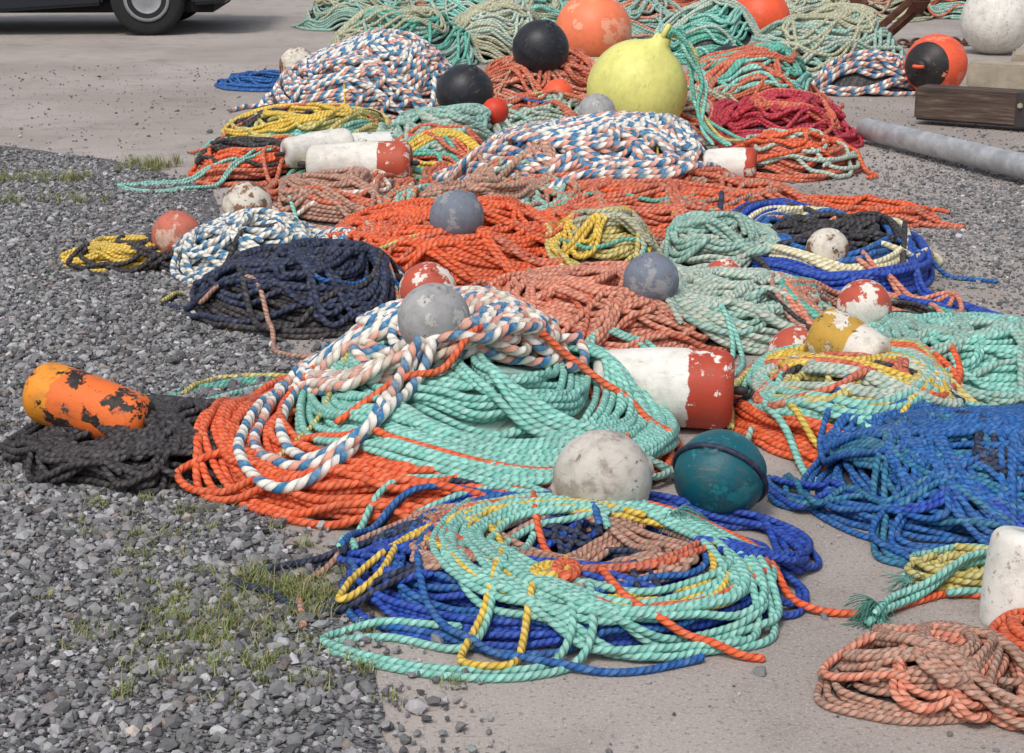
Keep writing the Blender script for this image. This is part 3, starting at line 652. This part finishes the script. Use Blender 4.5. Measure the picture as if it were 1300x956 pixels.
def ico():
    p = (1+5**.5)/2
    v = np.array([(-1, p, 0), (1, p, 0), (-1, -p, 0), (1, -p, 0), (0, -1, p), (0, 1, p), (0, -1, -p), (0, 1, -p), (p, 0, -1), (p, 0, 1), (-p, 0, -1), (-p, 0, 1)], float)
    v /= np.linalg.norm(v[0])
    f = np.array([(0, 11, 5), (0, 5, 1), (0, 1, 7), (0, 7, 10), (0, 10, 11), (1, 5, 9), (5, 11, 4), (11, 10, 2), (10, 7, 6), (7, 1, 8), (3, 9, 4), (3, 4, 2), (3, 2, 6), (3, 6, 8), (3, 8, 9), (4, 9, 5), (2, 4, 11), (6, 2, 10), (8, 6, 7), (9, 8, 1)])
    return v, f
def stones(name, P, S, zoff, bedpoly=None):
    iv, jf = ico(); n = len(P)
    v = iv[None]*(1+rng.uniform(-.38, .3, (n, 12, 1)))
    v = v*rng.uniform(.55, 1.25, (n, 1, 3))
    q = rng.normal(size=(n, 4)); q /= np.linalg.norm(q, axis=1)[:, None]
    w, x, y, z = q.T
    R = np.stack([1-2*(y*y+z*z), 2*(x*y-z*w), 2*(x*z+y*w), 2*(x*y+z*w), 1-2*(x*x+z*z), 2*(y*z-x*w), 2*(x*z-y*w), 2*(y*z+x*w), 1-2*(x*x+y*y)], -1).reshape(n, 3, 3)
    v = np.einsum('nij,nkj->nki', R, v)*S[:, None, None]
    v[:, :, 2] *= .8
    v[:, :, 0] += P[:, None, 0]; v[:, :, 1] += P[:, None, 1]; v[:, :, 2] += (S*.45+zoff)[:, None]
    V = v.reshape(-1, 3).astype(np.float32)
    F = (jf[None]+(np.arange(n)*12)[:, None, None]).reshape(-1, 3).astype(np.int32)
    g = rng.choice([.075, .12, .17, .23, .31, .44], n, p=[.08, .2, .3, .25, .13, .04])*rng.uniform(.85, 1.15, n)
    tint = np.array([[.99, .99, 1.02]])+rng.normal(0, .02, (n, 3))
    pk = rng.random(n) < .06; tint[pk] = [1.15, .98, .9]
    C = np.concatenate([np.clip(g[:, None]*tint, .02, .8), np.ones((n, 1))], 1)
    C = np.repeat(C, 12, 0).astype(np.float32)
    nF = len(F)
    me = bpy.data.meshes.new(name)
    bv = np.zeros((0, 3), np.float32); bq = np.zeros((0, 4), np.int32)
    if bedpoly is not None:
        bv, bq = bedpoly; bq = bq+len(V)
        C = np.concatenate([C, np.tile([[.1, .1, .1, 1]], (len(bv), 1)).astype(np.float32)])
    V = np.concatenate([V, bv]).astype(np.float32)
    me.vertices.add(len(V)); me.vertices.foreach_set('co', V.ravel())
    li = np.concatenate([F.ravel(), bq.ravel()]).astype(np.int32)
    me.loops.add(len(li)); me.loops.foreach_set('vertex_index', li)
    ls = np.concatenate([np.arange(nF)*3, nF*3+np.arange(len(bq))*4]).astype(np.int32)
    lt = np.concatenate([np.full(nF, 3), np.full(len(bq), 4)]).astype(np.int32)
    me.polygons.add(len(ls)); me.polygons.foreach_set('loop_start', ls); me.polygons.foreach_set('loop_total', lt)
    me.materials.append(stone.m); me.materials.append(bed.m)
    me.polygons.foreach_set('material_index', np.concatenate([np.zeros(nF), np.ones(len(bq))]).astype(np.int32))
    me.polygons.foreach_set('use_smooth', np.zeros(len(ls), bool))
    a = me.attributes.new('col', 'FLOAT_COLOR', 'POINT'); a.data.foreach_set('color', C.ravel())
    me.update(calc_edges=True)
    ob = bpy.data.objects.new(name, me); scene.collection.objects.link(ob)

n = 340000
Yc = 2.2+rng.random(n)*8.4; Xc = -.0-rng.random(n)*5.
d = bx(Yc)-Xc
dens = np.clip(.55+d*4, 0, 1)**1.5
dens = np.where(d < 0, np.clip(.22+d*.8, .004, 1), dens)
dens = np.where(Xc < -.36*Yc-.5, dens*.1, dens)
dens *= np.clip(1.3-Yc*.08, .35, 1)
dens *= np.where(hq(Xc, Yc) > .02, .1, 1.)
kp = rng.random(n) < dens
P = np.column_stack([Xc, Yc])[kp]
S = np.clip(rng.lognormal(math.log(.0063), .45, len(P)), .003, .019)
ys = np.linspace(1.0, 10.2, 93); w = bx(ys)+np.cumsum(rng.normal(0, .01, 93))-.04
bv = []
for i, y in enumerate(ys): bv += [(-9, y, .004), (w[i], y, .004)]
bq = np.array([(2*i, 2*i+1, 2*i+3, 2*i+2) for i in range(92)], np.int32)
stones('gravel', P, S, .004, (np.array(bv), bq))
n = 34000
X2 = np.concatenate([rng.normal(2.5, .55, n), rng.uniform(-6, 6, 12000)]); Y2 = np.concatenate([rng.normal(7.0, 1.3, n), rng.uniform(2.2, 14, 12000)])
stones('loose_gravel', np.column_stack([X2, Y2]), np.clip(rng.lognormal(math.log(.0048), .5, len(X2)), .0015, .014), 0.)

# grass
gmat = NT('grass_material'); t = gmat; at = t.n('ShaderNodeAttribute'); at.attribute_name = 'col'
t.l(at.outputs[0], t.b.inputs['Base Color']); t.b.inputs['Roughness'].default_value = .7
def grass(name, clumps):
    vs, fs, cs = [], [], []
    for (cx, cy, rad, nb, hh) in clumps:
        for _ in range(nb):
            q = rng.random()*2*PI; dd = rad*abs(rng.normal(0, .5))
            x, y = cx+dd*math.cos(q)*1.3, cy+dd*math.sin(q)
            L = hh*rng.uniform(.5, 1.4); w = rng.uniform(.0010, .0020); az = rng.random()*2*PI; lean = rng.uniform(.3, 1.2)
            dx, dy = math.cos(az), math.sin(az)
            col = np.array([.20, .25, .07])*rng.uniform(.5, 1.3) if rng.random() < .7 else np.array([.38, .33, .16])*rng.uniform(.6, 1.1)
            b = len(vs)
            for k in range(4):
                s = k/3; ww = w*(1-s*.9)
                hx = L*s*lean*s; hz = L*s*(1-.35*lean*s)
                vs.append((x+dx*hx-dy*ww, y+dy*hx+dx*ww, .004+hz)); vs.append((x+dx*hx+dy*ww, y+dy*hx-dx*ww, .004+hz))
                cs += [(*col, 1)]*2
            for k in range(3): fs.append((b+2*k, b+2*k+1, b+2*k+3, b+2*k+2))
    me = bpy.data.meshes.new(name); me.from_pydata(vs, [], fs); me.materials.append(gmat.m)
    a = me.attributes.new('col', 'FLOAT_COLOR', 'POINT'); a.data.foreach_set('color', np.array(cs, np.float32).ravel())
    ob = bpy.data.objects.new(name, me); scene.collection.objects.link(ob)
cl = []
for (x, y, rx, ry, k, hh) in [(-.46, 3.45, .08, .04, 36, .038), (-.58, 3.28, .15, .09, 46, .030), (-.75, 3.6, .12, .15, 20, .028), (-.85, 3.95, .12, .1, 18, .026), (-.6, 3.1, .2, .1, 34, .03), (-1.85, 9.05, .12, .1, 22, .07), (-2.5, 8.6, .25, .06, 34, .06), (-2.2, 8.0, .15, .05, 12, .06), (-1.6, 5., .4, .6, 8, .022)]:
    for _ in range(k): cl.append((x+rng.normal(0, rx), y+rng.normal(0, ry), .035, 28, hh))
grass('grass', cl)

# ================================================================== OTHER THINGS
def empty(name, loc=(0, 0, 0), rz=0):
    e = bpy.data.objects.new(name, None); scene.collection.objects.link(e); e.location = loc; e.rotation_euler = (0, 0, rz); return e
def box(name, size, loc, mat, rot=(0, 0, 0), bev=.01, parent=None):
    bm = bmesh.new(); bmesh.ops.create_cube(bm, size=1)
    bmesh.ops.scale(bm, vec=size, verts=bm.verts)
    if bev: bmesh.ops.bevel(bm, geom=bm.edges[:], offset=bev, segments=2, affect='EDGES')
    me = bpy.data.meshes.new(name); bm.to_mesh(me); bm.free(); me.materials.append(mat)
    ob = bpy.data.objects.new(name, me); scene.collection.objects.link(ob); ob.location = loc; ob.rotation_euler = rot
    if parent: ob.parent = parent
    return ob

pm = simple_mat('galvanised_metal', (176, 178, 180), .5, .35, .25, 9)
p = lathe('metal_pipe', [(.053, .3), (.053, 0), (.060, 0), (.062, .01), (.062, 3.49), (.060, 3.5), (.053, 3.5), (.053, 3.2)], [pm], 40)
d = Vector((.53, -1.43, .012)).normalized(); put(p, 2.02, 9.9, .08, d)
tm = NT('weathered_timber'); t = tm; o = t.obj()
mp = t.n('ShaderNodeMapping'); mp.inputs['Scale'].default_value = (1.2, 14, 14); t.l(o, mp.inputs[0])
g = t.noise(mp.outputs[0], 3, 7, .65)
t.l(t.ramp(g, [(.3, rgba((44, 34, 30))), (.55, rgba((86, 70, 60))), (.75, rgba((130, 118, 104)))]), t.b.inputs['Base Color'])
t.b.inputs['Roughness'].default_value = .85; t.bump(g, .01, .8)
tl = simple_mat('pale_timber', (158, 146, 128), .85, 0, .25, 5)
bm1 = empty('timber_beam', (3.45, 10.15, .13), -.55)
box('beam_body', (2.2, .2, .2), (0, 0, 0), tm.m, (0, 0, 0), .014, bm1)
box('steel_strap', (.07, .206, .206), (-.45, 0, 0), simple_mat('strap_steel', (70, 66, 64), .6, .5), (0, 0, 0), .004, bm1)
box('beam_bolt', (.03, .03, .03), (-.45, -.11, .03), tl, (0, 0, 0), .006, bm1)
box('timber_plank', (1.8, .26, .16), (3.8, 11.0, .22), tl, (0, 0.02, -.35), .012)
box('timber_block', (1.3, .5, .28), (4.1, 12.0, .15), tl, (0, 0, -.3), .02)
rm = simple_mat('rusty_iron', (96, 60, 44), .85, .2, .35, 12)
an = empty('rusty_anchor', (3.75, 16.0, 0), .3)
box('shank', (.06, .06, 1.3), (0, 0, .5), rm, (0, .9, 0), .015, an)
box('arm_left', (.06, .6, .08), (-.4, .28, .2), rm, (.5, 0, 0), .015, an)
box('arm_right', (.06, .6, .08), (-.4, -.28, .2), rm, (-.5, 0, 0), .015, an)
box('fluke_left', (.2, .16, .03), (-.4, .55, .36), rm, (.9, 0, .2), .01, an)
box('fluke_right', (.2, .16, .03), (-.4, -.55, .36), rm, (-.9, 0, .2), .01, an)
box('stock', (.05, .9, .05), (.42, 0, .85), rm, (.4, 0, 0), .012, an)
r_ = torus('ring', .1, .02, rm); r_.parent = an; r_.location = (.6, 0, 1.0)
for k in range(14):
    l = torus('chain_link_%d' % (k+1), .045, .012, rm, 20, 8); l.scale = (1.4, 1, 1); l.parent = an
    l.location = (.2-.085*k, -.45-.03*math.sin(k), .03); l.rotation_euler = (0 if k % 2 else 1.1, 0, .2*math.sin(k))

# parked car
carp = simple_mat('car_paint_dark', (38, 42, 50), .3, .3, .05, 3)
gl = simple_mat('car_glass', (20, 24, 28), .1)
rub = simple_mat('tyre_rubber', (30, 30, 31), .85, 0, .2, 20)
alu = simple_mat('wheel_alloy', (170, 172, 176), .35, .8, .1, 8)
ch = simple_mat('car_underbody', (22, 22, 22), .9)
car = empty('parked_car', (-4.86, 17.4, 0), .04)
def extr(name, poly, y0, y1, mat, parent=None, bev=.04):
    bm = bmesh.new()
    a = [bm.verts.new((x, y0, z)) for x, z in poly]; b = [bm.verts.new((x, y1, z)) for x, z in poly]
    bm.faces.new(a); bm.faces.new(b[::-1]); n = len(poly)
    for i in range(n): bm.faces.new((a[i], b[i], b[(i+1) % n], a[(i+1) % n]))
    bmesh.ops.recalc_face_normals(bm, faces=bm.faces)
    if bev: bmesh.ops.bevel(bm, geom=bm.edges[:], offset=bev, segments=3, affect='EDGES')
    me = bpy.data.meshes.new(name); bm.to_mesh(me); bm.free(); me.materials.append(mat)
    ob = bpy.data.objects.new(name, me); scene.collection.objects.link(ob); ob.parent = parent; return ob
def arch(cx, r, z0):
    return [(cx+r*math.cos(a), z0+r*math.sin(a)) for a in np.linspace(PI, 0, 11)]
poly = [(-2.3, .3), (-1.95, .24)]+arch(-1.45, .42, .28)+[(0, .22)]+arch(1.4, .42, .28)+[(2.15, .3), (2.25, .5), (2.2, .95), (1.6, 1.02), (-1.2, 1.02), (-2.1, .9), (-2.35, .6)]
extr('body', poly, -.88, .88, carp, parent=car, bev=.03)
extr('cabin', [(-1.25, 1.0), (-.55, 1.5), (1.35, 1.52), (1.95, 1.0)], -.76, .76, carp, parent=car)
extr('side_glass', [(-1.0, 1.05), (-.48, 1.43), (1.25, 1.45), (1.65, 1.05)], -.775, .775, gl, parent=car, bev=.01)
box('underbody', (4.0, 1.4, .12), (0, 0, .26), ch, parent=car)
for i, (x, y) in enumerate([(-1.45, -.8), (1.4, -.8), (-1.45, .8), (1.4, .8)]):
    w = lathe('tyre_%d' % (i+1), [(.2, -.09), (.30, -.105), (.335, -.09), (.345, -.05), (.345, .05), (.335, .09), (.30, .105), (.2, .09)], [rub], 40)
    w.rotation_euler = (PI/2, 0, 0); w.location = (x, y, .345); w.parent = car
    h = lathe('rim_%d' % (i+1), [(.03, -.112), (.06, -.10), (.18, -.085), (.215, -.11), (.215, .11), (.18, .085), (.06, .1)], [alu], 32)
    h.rotation_euler = (PI/2, 0, 0); h.location = (x, y, .345); h.parent = car

# ================================================================== LIGHT, CAMERA
w = bpy.data.worlds.new('World'); scene.world = w; w.use_nodes = True
nt = w.node_tree; bg = nt.nodes['Background']
sky = nt.nodes.new('ShaderNodeTexSky'); sky.sky_type = 'NISHITA'; sky.sun_disc = False
EL, AZ = math.radians(56), math.radians(205)
sky.sun_elevation = EL; sky.sun_rotation = AZ; sky.dust_density = 4.; sky.air_density = 1.
hs = nt.nodes.new('ShaderNodeHueSaturation'); hs.inputs['Saturation'].default_value = .55
nt.links.new(sky.outputs[0], hs.inputs['Color']); nt.links.new(hs.outputs[0], bg.inputs[0]); bg.inputs[1].default_value = .15
sl = bpy.data.lights.new('sun', 'SUN'); sl.energy = 1.5; sl.angle = math.radians(11); sl.color = (1, .97, .93)
so = bpy.data.objects.new('sun', sl); scene.collection.objects.link(so)
sd = Vector((math.sin(AZ)*math.cos(EL), math.cos(AZ)*math.cos(EL), math.sin(EL)))
so.rotation_mode = 'QUATERNION'; so.rotation_quaternion = sd.to_track_quat('Z', 'Y'); so.location = (0, 0, 10)
cam = bpy.data.cameras.new('camera'); co = bpy.data.objects.new('camera', cam); scene.collection.objects.link(co)
cam.sensor_width = 36; cam.lens = 60.9; cam.clip_end = 600; cam.clip_start = .05
co.location = (0, 0, 1.5); co.rotation_euler = (math.radians(90-16.3), 0, 0)
scene.camera = co
scene.view_settings.view_transform = 'Standard'; scene.view_settings.look = 'None'; scene.view_settings.exposure = 0
